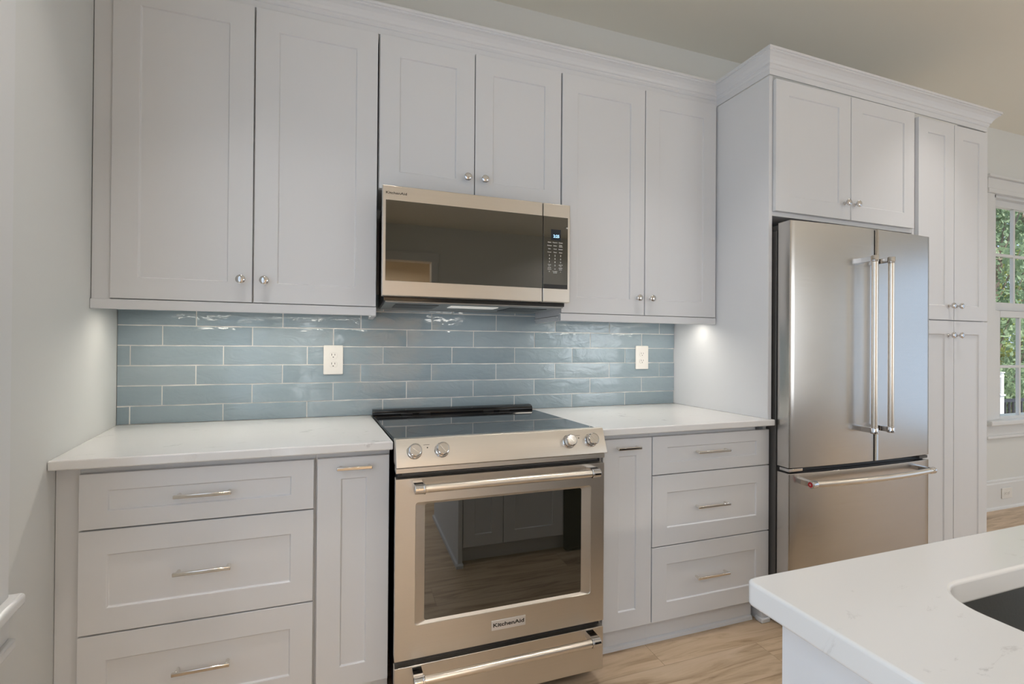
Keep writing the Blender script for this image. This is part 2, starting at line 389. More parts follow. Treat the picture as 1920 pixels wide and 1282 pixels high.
# left-wall window: casing, stool and apron reach into the left edge of the frame
wl = bpy.data.objects.new('window_2', None); COL.objects.link(wl); wl.location = (XW(LY0), LY0, LZ0); struct(wl)
CY = -.912
b = MB()
xw_box(b, CY, LY0, LZ0-.02, LZ1+.0, .022, 0); xw_box(b, LY1, LY1-.14, LZ0-.02, LZ1, .022, 0)
xw_box(b, CY, LY1-.14, LZ1, LZ1+.12, .024, 0); xw_box(b, CY+.02, LY1-.16, LZ1+.12, LZ1+.14, .045, 0)
b.build('window_casing', M_TRIM, wl, bevel=.004)
b = MB(); xw_box(b, CY+.020, LY1-.20, LZ0-.046, LZ0-.018, .045, -.04); b.build('window_stool', M_TRIM, wl, bevel=.008, seg=3)
b = MB(); xw_box(b, CY+.01, LY1-.15, LZ0-.115, LZ0-.046, .02, 0); xw_box(b, CY+.015, LY1-.155, LZ0-.14, LZ0-.115, .030, 0); b.build('window_apron', M_TRIM, wl, bevel=.005)
b = MB()
for z0, z1, t in ((LZ0, 1.54, -.03), (1.51, LZ1, -.065)):
    xw_box(b, LY0, LY0-.05, z0, z1, t, t-.032); xw_box(b, LY1+.05, LY1, z0, z1, t, t-.032)
    xw_box(b, LY0-.05, LY1+.05, z0, z0+.05, t, t-.032); xw_box(b, LY0-.05, LY1+.05, z1-.05, z1, t, t-.032)
    for i in (1, 2): y = LY0-.05+(LY1-LY0+.1)*i/3; xw_box(b, y+.011, y-.011, z0+.05, z1-.05, t-.006, t-.026)
    c = (z0+z1)/2; xw_box(b, LY0-.05, LY1+.05, c-.011, c+.011, t-.007, t-.025)
sh = b.build('window_sash', M_TRIM, wl)
b = MB(); xw_box(b, LY0-.05, LY1+.05, LZ0+.05, LZ1-.05, -.047, -.049); b.build('window_pane', M_PANE, sh)
gd = bpy.data.objects.new('added_door_2', None); COL.objects.link(gd); gd.location = (XW(-3.2), -3.2, 0); struct(gd)  # unseen glass door, added to give the fill lamp an opening
b = MB()
for y0, y1 in ((-2.75, -2.85), (-3.55, -3.65)): xw_box(b, y0, y1, 0, 2.3, -.04, -.085)
for z0, z1 in ((0, .18), (2.2, 2.3)): xw_box(b, -2.85, -3.55, z0, z1, -.04, -.085)
b.build('door_frame', M_TRIM, gd, bevel=.002)
b = MB(); xw_box(b, -2.65, -2.75, 0, 2.3, .02, 0); xw_box(b, -3.65, -3.75, 0, 2.3, .02, 0); xw_box(b, -2.63, -3.77, 2.3, 2.42, .022, 0); b.build('door_casing', M_TRIM, gd, bevel=.003)
# right-wall glazing (seen only in reflections) and a rear window added for fill
wr = bpy.data.objects.new('window_3', None); COL.objects.link(wr); wr.location = (XR, -3.1, 0); struct(wr)
b = MB()
for y in (-4.6, -3.63, -3.13, -2.63, -1.65): b.box(XR+.03, XR+.08, y, y+.055, .12, 2.46)
b.box(XR+.03, XR+.08, -4.6, -1.6, .12, .19); b.box(XR+.03, XR+.08, -4.6, -1.6, 2.40, 2.46); b.box(XR+.03, XR+.08, -4.6, -1.6, 1.52, 1.56)
b.build('window_sash', M_TRIM, wr, bevel=.003)
b = MB(); b.box(XR-.02, XR, -1.6, -1.5, .0, 2.46); b.box(XR-.02, XR, -4.7, -4.6, 0, 2.46); b.box(XR-.025, XR, -4.72, -1.48, 2.46, 2.57); b.build('window_casing', M_TRIM, wr, bevel=.003)
wz = bpy.data.objects.new('added_window_4', None); COL.objects.link(wz); wz.location = (4.6, YR, .7); struct(wz)
b = MB()
for x in (4.4, 5.47, 6.545): b.box(x, x+.055, YR-.09, YR-.05, .7, 2.4)
b.box(4.4, 6.6, YR-.09, YR-.05, .7, .76); b.box(4.4, 6.6, YR-.09, YR-.05, 2.34, 2.4); b.box(4.4, 6.6, YR-.09, YR-.05, 1.53, 1.58)
b.build('window_sash', M_TRIM, wz, bevel=.003)
b = MB(); b.box(4.3, 4.4, YR, YR+.02, .66, 2.4); b.box(6.6, 6.7, YR, YR+.02, .66, 2.4); b.box(4.28, 6.72, YR, YR+.025, 2.4, 2.51); b.box(4.26, 6.74, YR, YR+.06, .62, .66)
b.build('window_casing', M_TRIM, wz, bevel=.003)

# baseboards
def bb_prof(h=.225): return [(0, 0), (-.016, 0), (-.016, h-.03), (-.010, h-.022), (-.010, h-.008), (-.004, h), (0, h)]
b = MB(); b.prism([(a, z) for a, z in bb_prof()], 4.23, XR, 'x'); b.prism([(-.016, 0), (-.028, 0), (-.026, .012), (-.016, .02)], 4.23, XR, 'x')
struct(b.build('baseboard_back', M_TRIM))
b = MB(); b.box(XR-.016, XR, YR, -4.7, 0, .22); b.box(XR-.016, XR, -1.5, -.03, 0, .22); struct(b.build('baseboard_right', M_TRIM, bevel=.003))
b = MB(); b.box(DX1+.1, XR-.02, YR, YR+.016, 0, .22); struct(b.build('baseboard_rear', M_TRIM, bevel=.003))
b = MB(); xw_box(b, -.70, -2.64, 0, .22, .016, 0); xw_box(b, -3.76, YR+.02, 0, .22, .016, 0); struct(b.build('baseboard_left', M_TRIM, bevel=.003))

# fixtures of the added fill downlights, out of view in the ceiling
for i, (x, y) in enumerate(CANS):
    t = thing('added_downlight', 'round white recessed downlight added as ceiling fill', 'light', (x, y, ZC), 'added fill downlights in the kitchen ceiling')
    MB().lathe((x, y, ZC), (0, 0, -1), [(.058, -.005), (.058, .006), (.085, .006), (.09, .002), (.09, -.001)]).build('trim_ring', M_WHITEPL, t)
    MB().lathe((x, y, ZC), (0, 0, -1), [(.058, -.001), (.058, .0035), (.0001, .0035)]).build('lamp_lens', M_LAMP, t)

# ------------------------------------------------------------------ knobs and pulls
def knob(parent, x, yf, z):
    o = MB().lathe((x, yf, z), (0, -1, 0), [(.0075, 0), (.0075, .002), (.0052, .004), (.0048, .015), (.0075, .018), (.0135, .0195), (.0155, .023), (.0155, .027), (.013, .0295), (.006, .031), (.0001, .0313)], 26)
    return o.build('knob', M_CHROME, parent)
def pull(parent, x0, x1, z, yf, r=.0058):
    """square-bar pull with two round posts"""
    b = MB(); y1 = yf-.031
    b.box(x0-.006, x1+.006, y1, y1+.009, z-.0055, z+.0055)
    b.tube((x0+.004, y1+.008, z), (x0+.004, yf, z), .0052, 16); b.tube((x1-.004, y1+.008, z), (x1-.004, yf, z), .0052, 16)
    return b.build('handle', M_NICKEL, parent, bevel=.0022, seg=2)

# ------------------------------------------------------------------ wall cabinets
YU = -.330; ZU = 1.3876; ZT = 2.465; TH = .019
def wall_cab(name, label, x0, x1, zb, zt, yf, yb, splits, ins, kn, filler=None, rail=None, group=None, left_open=True):
    t = thing(name, label, 'cabinet', ((x0+x1)/2, yb, zb), group)
    fy = yf+TH+.002
    b = MB(); b.box(x0+.001, x1-.001, fy, yb, zb-.012 if rail else zb, 2.488)
    b.build('cabinet_body', M_CAB, t, bevel=.0008)
    if filler:
        b = MB(); b.prism([(XW(yf)+.001, fy-.012), (filler, fy-.012), (filler, fy+.02), (XW(fy+.02)+.001, fy+.02)], zb-.003, 2.488)
        b.build('filler_strip', M_CAB, t, bevel=.0008)
    doors = []
    for (a, c), (kx) in zip(splits, kn):
        d = shaker(a, c, zb, zt, yf, TH, *ins).build('door', M_CAB, t, bevel=.0012)
        knob(d, kx, yf, zb+.080)
        doors.append(d)
    return t
INS = (.077, .078, .0065, .003, .072)
c1 = wall_cab('wall_cabinet', 'tall two-door white wall cabinet in the left corner above the drawer counter', .0659, .9195, ZU, ZT, YU, -.002,
              [(.068, .4875), (.4930, .9185)], INS, [.455, .530], filler=.0659, rail=True)
c2 = wall_cab('wall_cabinet', 'short two-door white wall cabinet directly above the microwave', .9225, 1.7075, 1.855, ZT, YU, -.002,
              [(.9265, 1.3090), (1.3130, 1.7055)], INS, [1.278, 1.352])
c3 = wall_cab('wall_cabinet', 'tall two-door white wall cabinet between microwave and refrigerator side panel', 1.7095, 2.566, ZU, ZT, YU, -.002,
              [(1.7125, 2.1440), (2.1485, 2.564)], INS, [2.106, 2.178], rail=True)
# light rails under the two tall wall cabinets
def rail(parent, x0, x1, ret_left, ret_right, skewl=False):
    b = MB(); z0, z1 = 1.3517, ZU-.003
    xl = XW(YU)+.001 if skewl else x0
    b.prism([(xl, YU), (x1, YU), (x1, YU+.02), (XW(YU+.02)+.001 if skewl else x0, YU+.02)], z0, z1)
    if ret_right: b.box(x1-.02, x1, YU+.02, -.012, z0, z1-.012)
    if ret_left: b.box(x0, x0+.02, YU+.02, -.012, z0, z1-.012); b.box(x0-.004, x0, YU+.03, -.012, z0+.012, z1-.012)
    b.build('light_rail', M_CAB, parent, bevel=.0015)
rail(c1, 0, .9195, False, True, True); rail(c3, 1.7095, 2.566, True, False)

# ------------------------------------------------------------------ crown moulding
def crown():
    # profile: (outward, z)
    pr = [(0, 2.470), (.005, 2.470), (.005, 2.494), (.009, 2.497), (.013, 2.503), (.013, 2.510), (.018, 2.514), (.022, 2.524), (.030, 2.536), (.040, 2.545), (.047, 2.549), (.047, 2.554), (.052, 2.556), (.052, 2.566), (0, 2.566)]
    YFr = -.635+.0
    path = [((XW(-.372)+.001, -.311), (0, -1)), ((2.584, -.311), (-1, -1)), ((2.590, YFr), (-1, -1)), ((4.150, YFr), (1, -1)), ((4.150, -.005), (1, 0))]
    v = []; n = len(pr)
    for ((x, y), (dx, dy)), dz in zip(path, (0, -.002, -.006, -.024, -.024)):
        for o, z in pr: v.append((x+dx*o, y+dy*o, z+dz))
    f = [(i*n+k, i*n+(k+1) % n, (i+1)*n+(k+1) % n, (i+1)*n+k) for i in range(len(path)-1) for k in range(n)]
    f += [tuple(range(n))[::-1], tuple(range(n*(len(path)-1), n*len(path)))]
    b = MB().add(v, f)
    return b
cr = crown().build('crown_molding', M_CAB, smooth_angle=20)
tag(cr, 'white stepped crown moulding running along the tops of all the wall cabinets', 'moulding')

# ------------------------------------------------------------------ refrigerator surround: side panel, cabinet above, pantry
YP, YF = -.635, -.652
sp = thing('refrigerator_side_panel', 'tall flat white side panel between the counter and the refrigerator', 'panel', (2.60, -.3, 0))
b = MB().prism([(2.589, YP), (2.609, YP), (2.600, -.002), (2.5605, -.002)], .918, 2.460)
b.prism([(2.604, -.594), (2.622, -.594), (2.612, -.002), (2.600, -.002)], .104, .8895); b.box(2.583, 2.621, -.614, -.03, 0, .100)
b.build('panel', M_CAB, sp, bevel=.001)
b = MB(); b.box(2.578, 2.622, -.626, -.614, 0, .022); b.box(2.571, 2.583, -.626, -.583, 0, .022)
b.build('shoe_moulding', M_CAB, sp, bevel=.006, seg=3)
t = thing('wall_cabinet', 'short two-door white cabinet directly above the refrigerator', 'cabinet', (3.08, -.3, 1.85))
MB().box(2.611, 3.545, YF+TH+.001, -.002, 1.832, 2.448).build('cabinet_body', M_CAB, t, bevel=.0015)
for a, c, kx in ((2.612, 3.0785, 3.037), (3.0825, 3.534, 3.104)):
    d = shaker(a, c, 1.851, 2.443, YF, TH, .076, .064, .0065, .003, .072).build('door', M_CAB, t, bevel=.0012)
    knob(d, kx, YF, 1.926)
t = thing('pantry_cabinet', 'full-height white pantry cabinet with four narrow doors right of the refrigerator', 'cabinet', (3.85, -.3, 0))
b = MB(); b.box(3.548, 4.150, YF+TH+.001, -.002, .10, 2.4385); b.box(3.548, 4.150, -.57, -.002, 0, .10)
b.build('cabinet_body', M_CAB, t, bevel=.0015)
for a, c, kx in ((3.567, 3.8485, 3.806), (3.8525, 4.136, 3.872)):
    d = shaker(a, c, 1.3905, 2.431, YF, TH, .072, .068, .0065, .003, .076).build('door', M_CAB, t, bevel=.0012); knob(d, kx, YF, 1.465)
    d = shaker(a, c, .105, 1.3855, YF, TH, .072, .070, .0065, .003, .076).build('door', M_CAB, t, bevel=.0012); knob(d, kx, YF, 1.310)

# ------------------------------------------------------------------ base cabinets
YB = -.6139; BT = .019; YFF = YB+BT+.002      # face-frame plane
def base_body(t, x0, x1, toe=True, filler=False):
    b = MB()
    b.box(x0, x1, YFF, -.004, .105, .889); b.box(x0, x1, -.568, -.004, 0, .105)
    b.build('cabinet_body', M_CAB, t, bevel=.001)
    b = MB(); b.prism([(-.568, .0), (-.582, 0), (-.580, .014), (-.568, .020)], x0, x1, 'x'); b.prism([(-.568, .02), (-.572, .02), (-.572, .102), (-.568, .102)], x0, x1, 'x')
    b.build('toe_kick', M_CAB, t)
def drawer(t, x0, x1, z0, z1, st, rl, px0, px1, pz):
    d = shaker(x0, x1, z0, z1, YB, BT, st, rl).build('drawer', M_CAB, t, bevel=.0012)
    pull(d, px0, px1, pz, YB); return d
Z = [(.7092, .8668, .049), (.4130, .7048, .070), (.112, .4086, .074)]
t = thing('base_cabinet', 'wide white three-drawer base cabinet in the left corner', 'cabinet', (.4, -.3, 0))
base_body(t, .1127-.004, .7235)
MB().prism([(XW(YFF)+.001, YFF), (.1085, YFF), (.1085, YFF+.02), (XW(YFF+.02)+.001, YFF+.02)], .0, .889).build('filler_strip', M_CAB, t, bevel=.0008)
for (a, c, rl), pz in zip(Z, (.7895, .5635, .2735)): drawer(t, .1127, .7196, a, c, .066, rl, .350, .487, pz)
t = thing('base_cabinet', 'narrow white pull-out base cabinet left of the range', 'cabinet', (.84, -.3, 0))
base_body(t, .7240, .9560)
d = shaker(.7299, .9540, .112, .8668, YB, BT, .072, .070).build('door', M_CAB, t, bevel=.0012); pull(d, .795, .893, .8355, YB)
t = thing('base_cabinet', 'narrow white pull-out base cabinet right of the range', 'cabinet', (1.88, -.3, 0))
base_body(t, 1.745, 1.9975)
d = shaker(1.7700, 1.9953, .104, .8668, YB, BT, .072, .070).build('door', M_CAB, t, bevel=.0012); pull(d, 1.829, 1.925, .832, YB)
t = thing('base_cabinet', 'white three-drawer base cabinet beside the refrigerator', 'cabinet', (2.3, -.3, 0))
base_body(t, 1.9980, 2.560)
Z2 = [(.7092, .8668, .047), (.4130, .7048, .073), (.104, .4086, .074)]
for (a, c, rl), pz in zip(Z2, (.794, .563, .265)): drawer(t, 2.0006, 2.6195, a, c, .072, rl, 2.215, 2.372, pz)

# countertops
ZK0, ZK1 = .8901, .9175
b = MB().prism([(XW(-.6549)+.001, -.6549), (.9634, -.6549), (.915, -.010), (XW(-.010)+.001, -.010)], ZK0, ZK1)
o = tag(b.build('countertop', M_QUARTZ, bevel=.004, seg=3), 'white quartz countertop left of the range, running into the corner', 'countertop')
b = MB().prism([(1.7290, -.6549), (2.6120, -.6549), (2.6120, -.010), (1.6870, -.010)], ZK0, ZK1)
o = tag(b.build('countertop', M_QUARTZ, bevel=.004, seg=3), 'white quartz countertop right of the range, ending at the tall side panel', 'countertop')

# ------------------------------------------------------------------ tile backsplash
def backsplash():
    b = MB(); tints = []
    xs0, xs1 = XW(-.008)+.002, 2.5585; g = .0022
    b.m = 1; b.box(xs0, xs1, -.0062, -.0005, .9180, 1.470); nb = 6
    b.m = 0; nf = []
    off = {0: .0105, 1: .1165, 2: .2316, 3: .0105, 4: .1165, 5: .2316, 6: .0105}
    # rows counted from the counter up
    zz = [.9185]+[.9887+.0799*k for k in range(6)]+[1.468]
    for r in range(7):
        z0, z1 = zz[r]+(g if r else .0005), zz[r+1]-g
        x = off[r]-.3184*2
        while x < xs1:
            a, c = max(x+g, xs0), min(x+.3184-g, xs1); x += .3184
            if c-a < .012: continue
            jt = random.uniform(-.0006, .0006); ti = random.random()
            nx, nz = max(2, int((c-a)/.03)), 4
            ya = -.0095+jt; tl = random.uniform(-.004, .004); tz = random.uniform(-.006, .006)
            v = []; 
            for i in range(nx+1):
                for k in range(nz+1):
                    px = a+(c-a)*i/nx; pz = z0+(z1-z0)*k/nz
                    edge = (i in (0, nx)) or (k in (0, nz))
                    wob = .0005*math.sin(px*61+r*2.1)+.0004*math.sin(px*23+r)
                    if k in (0, nz): pz += wob
                    yy = ya+(px-(a+c)/2)*tl+(pz-(z0+z1)/2)*tz
                    v.append((px, yy+(.0016 if edge else 0), pz))
            n = nz+1; fs = [(i*n+k, (i+1)*n+k, (i+1)*n+k+1, i*n+k+1) for i in range(nx) for k in range(nz)]
            rim = [i*n for i in range(nx+1)]+[nx*n+k for k in range(1, nz+1)]+[i*n+nz for i in range(nx-1, -1, -1)]+[k for k in range(nz-1, 0, -1)]
            k0 = len(v); v += [(v[q][0], -.004, v[q][2]) for q in rim]
            L = len(rim); fs += [(rim[i], rim[(i+1) % L], k0+(i+1) % L, k0+i) for i in range(L)]
            b.add(v, fs, True); nf.append((len(b.f), ti))
    o = b.build('tile_backsplash', [M_TILE, M_GROUT], smooth_angle=80)
    me = o.data; at = me.attributes.new('tint', 'FLOAT', 'FACE')
    j = 0
    for i, p in enumerate(me.polygons):
        while j < len(nf)-1 and i >= nf[j][0]: j += 1
        at.data[i].value = nf[j][1]
    return o
o = backsplash(); tag(o, 'glossy blue-grey long subway tile backsplash between counter and wall cabinets', 'backsplash')

# ------------------------------------------------------------------ outlets
def outlet(label, cx, cz, yf, w_=.081, h=.129, horiz=False):
    t = thing('wall_outlet', label, 'outlet', (cx, yf, cz))
    if horiz: w_, h = h, w_
    b = MB(); b.prism(rrect(cx-w_/2, cx+w_/2, cz-h/2, cz+h/2, .004, 3), yf-.006, yf, 'y'); b.build('cover_plate', M_WHITEPL, t, bevel=.0025, seg=3)
    for s in (-1, 1):
        ox, oz = (cx+s*.0195, cz) if horiz else (cx, cz+s*.0195)
        R = (lambda a, c: (ox+c, oz-a)) if horiz else (lambda a, c: (ox+a, oz+c))
        pts = []
        for k in range(32):
            an = 2*PI*k/32; a = .0172*math.cos(an); c = max(-.0138, min(.0138, .0172*math.sin(an))); pts.append(R(a, c))
        q = MB().prism(pts, yf-.0078, yf-.0058, 'y').build('socket', M_WHITEPL, t, bevel=.0006)
        sb = MB()
        for a, hh in ((-.0065, .0085), (.0065, .007)):
            p = [R(a-.0011, .0035-hh/2), R(a+.0011, .0035-hh/2), R(a+.0011, .0035+hh/2), R(a-.0011, .0035+hh/2)]
            sb.prism(p, yf-.0080, yf-.0076, 'y')
        sb.prism([R(.0025*math.cos(2*PI*k/12), -.0075+.0025*math.sin(2*PI*k/12)) for k in range(12)], yf-.0080, yf-.0076, 'y')
        sb.build('socket_slots', M_SLOT, q)
    MB().lathe((cx, yf-.006, cz), (0, -1, 0), [(.003, 0), (.003, .0006), (.0001, .0009)], 12).build('screw', M_WHITEPL, t)
outlet('white duplex outlet on the tiles left of the range', .7535, 1.1695, -.011)
outlet('white duplex outlet on the tiles right of the range', 2.342, 1.178, -.011)
outlet('white sideways duplex outlet on the baseboard below the window', 5.656, .118, -.017, horiz=True)

# ------------------------------------------------------------------ over-the-range microwave
def microwave():
    t = thing('microwave', 'stainless over-the-range microwave with smoked glass door above the cooktop', 'microwave', (1.308, -.2, 1.41))
    x0, x1, z0, z1, y = .9318, 1.684, 1.418, 1.8226, -.4806
    MB().box(x0+.012, x1-.004, -.435, -.012, 1.404, z1-.006).build('microwave_body', M_BLACK, t, bevel=.002)
    xs = 1.5615
    d = MB().box(x0, xs-.0012, y, y+.042, z0, z1).build('door', M_STEEL, t, bevel=.003)
    MB().box(.9435, xs-.0012, y-.0012, y+.003, 1.4725, 1.7685).build('door_glass', M_MWGLASS, d, bevel=.0006)
    text_mesh('KitchenAid', .0125, .0002, .0002, 1.35, 'brand_lettering', M_PRINT, d, (.981, y-.0004, 1.7945))
    c = MB().box(xs+.0012, x1, y, y+.042, z0, z1).build('control_panel', M_STEEL, t, bevel=.003)
    MB().box(xs+.0012, 1.6725, y-.0012, y+.003, 1.4725, 1.7685).build('control_glass', M_MWGLASS, c, bevel=.0006)
    MB().box(xs+.003, 1.6710, y-.0022, y-.0010, 1.4735, 1.4905).build('door_release', M_BLACK, c, bevel=.0005)
    dsp = MB().box(1.597, 1.640, y-.0020, y-.0010, 1.672, 1.716).build('display', M_DISPLAY, c)
    text_mesh('2:25', .0165, .0002, .0004, .95, 'clock_digits', M_DIGIT, dsp, (1.620, y-.0024, 1.688))
    rows = [['Steam', 'Popcorn', 'Reheat'], ['Defrost', 'Soften', 'Keep\nWarm'], ['Melt', 'Cook', 'Simmer'], ['Power', 'Timer', 'More']]
    ms = []; zz = 1.6625; xk = (1.590, 1.615, 1.640)
    for rw_ in rows:
        for xk_, s in zip(xk, rw_): ms.append(text_mesh(s, .0062, .0002, .00015, 1, 'k', M_LEGEND, None, (xk_, y-.0017, zz)))
        zz -= .0135
    for rw_ in ('123', '456', '789'):
        for xk_, s in zip(xk, rw_): ms.append(text_mesh(s, .0092, .0002, .0002, 1, 'k', M_LEGEND, None, (xk_, y-.0017, zz)))
        zz -= .0135
    for rw_ in (['Clock\nSet', '0', 'Add 30\nSec'], ['STOP\nCancel', 'o', 'START\nEnter'], ['*', 'Turntable\nOn/Off', '^']):
        for xk_, s in zip(xk, rw_): ms.append(text_mesh(s, .0058 if len(s) > 1 else .010, .0002, .00015, 1, 'k', M_LEGEND, None, (xk_, y-.0017, zz)))
        zz -= .0135
    join_meshes(ms, 'keypad_lettering', M_LEGEND, c)
    # underside: grey plate with grease filters and a lamp lens
    u = MB().box(x0+.016, x1-.008, -.43, -.03, 1.398, 1.4045).build('underside_plate', M_GREYU, t, bevel=.001)
    for a, c_ in ((.99, 1.16), (1.46, 1.63)):
        MB().box(a, c_, -.36, -.17, 1.396, 1.3985).build('grease_filter', M_BLACK, u)
    MB().box(1.21, 1.41, -.36, -.27, 1.3955, 1.3985).build('lamp_lens', M_LENS, u)
    b = MB(); b.box(x0+.01, x1-.01, -.44, -.432, 1.404, 1.418)
    b.build('bottom_vent', M_BLACKGLOSS, t)
    return t
M_GREYU = mat('galvanised_grey', (.32, .32, .31), .35, .8)
M_LENS = mat('frosted_lens', (.75, .75, .72), .3, emit=((1, .95, .88), .35))
microwave()

# ------------------------------------------------------------------ range
def bar_handle(parent, x0, x1, y, z, yd, r=.0128, cap_l=.034, bh=.0):
    h = MB().tube((x0+cap_l, y, z), (x1-cap_l, y, z), r, 28).build('handle', M_STEELSAT, parent)
    for a, c, e in ((x0, x0+cap_l, x0), (x1-cap_l, x1, x1-.030)):
        s = 1 if a == x0 else -1
        m = MB()
        m.lathe((a if s > 0 else c, y, z), (s, 0, 0), [(.0001, 0), (.0135, 0), (.0155, .002), (.0155, cap_l-.006), (.0165, cap_l-.005), (.0165, cap_l-.001), (.0145, cap_l)], 28)
        m.prism([(y+.002, z-.0145), (yd, z-.009), (yd, z+.012), (y+.002, z+.0145)], e, e+.030, 'x')
        m.build('handle_bracket', M_CHROME, h, bevel=.001)
    return h
def kitchen_range():
    t = thing('range', 'stainless slide-in range with black glass cooktop between the base cabinets', 'range', (1.34, -.35, 0))
    YD = -.7324; X0, X1 = .966, 1.709
    b = MB(); b.prism([(.9745, -.695), (1.7065, -.695), (1.7065, -.055), (.9745, -.055)], .055, .905)
    b.build('range_body', M_BLACK, t)
    for x in (1.0, 1.66):
        for yy in (-.62, -.12): MB().tube((x, yy, 0), (x, yy, .056), .016, 12).build('levelling_foot', M_BLACK, t)
    # cooktop: steel rim and black glass
    b = MB(); b.prism([(.9645, -.640), (1.7275, -.640), (1.6830, -.052), (.9200, -.052)], .905, .9205)
    b.build('cooktop_frame', M_BLACKGLOSS, t, bevel=.002)
    g = MB().prism([(.9705, -.655), (1.7215, -.655), (1.6790, -.10), (.9250, -.10)], .9185, .9245).build('cooktop_glass', M_COOKTOP, t, bevel=.0015)
    M_RING = mat('grey_ring_print', (.10, .10, .105), .2)
    for cx, cy, r in ((1.13, -.50, .105), (1.52, -.50, .085), (1.13, -.24, .075), (1.50, -.24, .095)):
        n = 48; b = MB()
        for rr in (r,):
            v = [(cx+(rr+dr)*math.cos(2*PI*k/n), cy+(rr+dr)*math.sin(2*PI*k/n), .9247) for dr in (0, .0012) for k in range(n)]
            b.add(v, [(k, (k+1) % n, n+(k+1) % n, n+k) for k in range(n)])
        b.build('burner_ring', M_RING, g)
    # rear vent trim
    b = MB(); prof = [(-.092, .921), (-.094, .933), (-.088, .943), (-.070, .949), (-.040, .949), (-.034, .943), (-.034, .921)]
    b.prism(prof, .918, 1.668, 'x'); o = b.build('rear_vent_trim', M_BLACKGLOSS, t, bevel=.002)
    for x in (1.04, 1.12, 1.42, 1.50): MB().box(x, x+.05, -.0955, -.0925, .926, .931).build('vent_slot', M_SLOT, o)
    # control panel
    pf = [(-.640, .926), (-.696, .9335), (-.700, .9325), (-.703, .929), (-.7385, .8500), (-.7385, .8470), (-.642, .8470)]
    c = MB().prism(pf, .9665, 1.7195, 'x').build('control_panel', M_STEEL, t, bevel=.0015)
    MB().prism([(-.7355, .8455), (-.7355, .8300), (-.69, .8300), (-.69, .8455)], X0, X1, 'x').build('lower_trim', M_STEEL, t, bevel=.001)
    nrm = Vector((0, -.921, .390)); 
    def face_pt(x, z): return Vector((x, -.703-(.929-z)*.0355/.079, z))
    for x in (1.0245, 1.1130, 1.5715, 1.6590):
        p = face_pt(x, .893)
        k = MB(); k.lathe(p, nrm, [(.0245, -.001), (.0245, .004), (.0225, .006), (.0205, .0062)], 32)
        k.m = 1; k.lathe(p, nrm, [(.0205, .006), (.0205, .011)], 32)
        k.m = 0; k.lathe(p, nrm, [(.0205, .010), (.0215, .012), (.0210, .030), (.0190, .033), (.0175, .0335), (.0170, .0325), (.0001, .0325)], 32)
        kb = k.build('control_knob', [M_CHROME, M_BLACK], c)
        q = p+nrm*.0330; ang = random.uniform(-.9, -.5); ux = Vector((1, 0, 0)); uz = nrm.cross(ux)
        dd = ux*math.cos(ang)+uz*math.sin(ang); ee = nrm.cross(dd)
        pts = [q+dd*a+ee*e for a, e in ((-.014, -.0008), (.014, -.0008), (.014, .0008), (-.014, .0008))]
        MB().add([w_-nrm*.001 for w_ in pts]+[w_+nrm*.0003 for w_ in pts], [(0, 1, 2, 3), (4, 5, 6, 7), (0, 1, 5, 4), (1, 2, 6, 5), (2, 3, 7, 6), (3, 0, 4, 7)]).build('pointer', M_NICKEL, kb)
    for x in (1.067, 1.613): MB().lathe(face_pt(x, .903), nrm, [(.0023, -.0005), (.0023, .0004), (.0001, .0005)], 12).build('indicator_dot', M_PRINT, c)
    for x in (1.062, 1.608): 
        b = MB(); p = face_pt(x, .911); b.add([p+Vector((dx, 0, 0))+nrm*.0003+nrm.cross(Vector((1, 0, 0)))*dz for dx, dz in ((-.008, 0), (.012, 0), (.012, .0012), (-.008, .0012))], [(0, 1, 2, 3)])
        b.build('indicator_mark', M_PRINT, c)
    # vent gap between panel and door
    b = MB(); b.box(X0+.008, X1-.008, -.712, -.69, .812, .832); b.build('oven_vent', M_BLACK, t)
    MB().box(X0+.02, X1-.02, -.7165, -.711, .820, .8235).build('oven_vent_louver', M_GREYPLASTIC, t)
    # oven door
    b = MB(); y = YD; d0, d1, e0, e1 = X0, X1, .2349, .811
    R0 = (1.028, 1.656, .3390, .7330); G = (1.060, 1.6195, .3480, .7240); dp = .008
    def rect(a, yy, r, n=5): return [(p[0], yy, p[1]) for p in rrect(a[0], a[1], a[2], a[3], r, n)]
    outer = rect((d0, d1, e0, e1), y, .002); ro = rect(R0, y, .010); ri = rect((R0[0]+.0012, R0[1]-.0012, R0[2]+.0012, R0[3]-.0012), y+.002, .010); gi = rect(G, y+dp, .008); back = rect((d0, d1, e0, e1), y+.036, .002)
    n = len(outer); v = back+outer+ro+ri+gi
    f = []
    for L in range(4): f += [(L*n+k, L*n+(k+1) % n, (L+1)*n+(k+1) % n, (L+1)*n+k) for k in range(n)]
    b.add(v, f); b.add(back, [tuple(range(n))])
    d = b.build('oven_door', M_STEEL, t, smooth_angle=25)
    MB().prism(rrect(G[0]-.001, G[1]+.001, G[2]-.001, G[3]+.001, .008, 5), y+dp-.0002, y+dp+.004, 'y').build('oven_window', M_OVENGLASS, d)
    bar_handle(d, 1.017, 1.660, -.790, .792, YD)
    pl = MB().box(1.283, 1.405, y-.0025, y, .2750, .3085).build('name_plate', mat('satin_name_plate', (.78, .75, .72), .4, .6), d, bevel=.001)
    text_mesh('KitchenAid', .0175, .0003, .0004, 1.42, 'brand_lettering', M_PRINT, pl, (1.344, y-.0029, .2925))
    # storage drawer
    b = MB().box(X0, X1, YD, YD+.036, .058, .2130)
    dr = b.build('storage_drawer', M_STEEL, t, bevel=.0015)
    bar_handle(dr, 1.020, 1.665, -.790, .198, YD)
    MB().box(X0+.008, X1-.008, -.712, -.69, .212, .236).build('drawer_gap', M_BLACK, t)
    return t
kitchen_range()

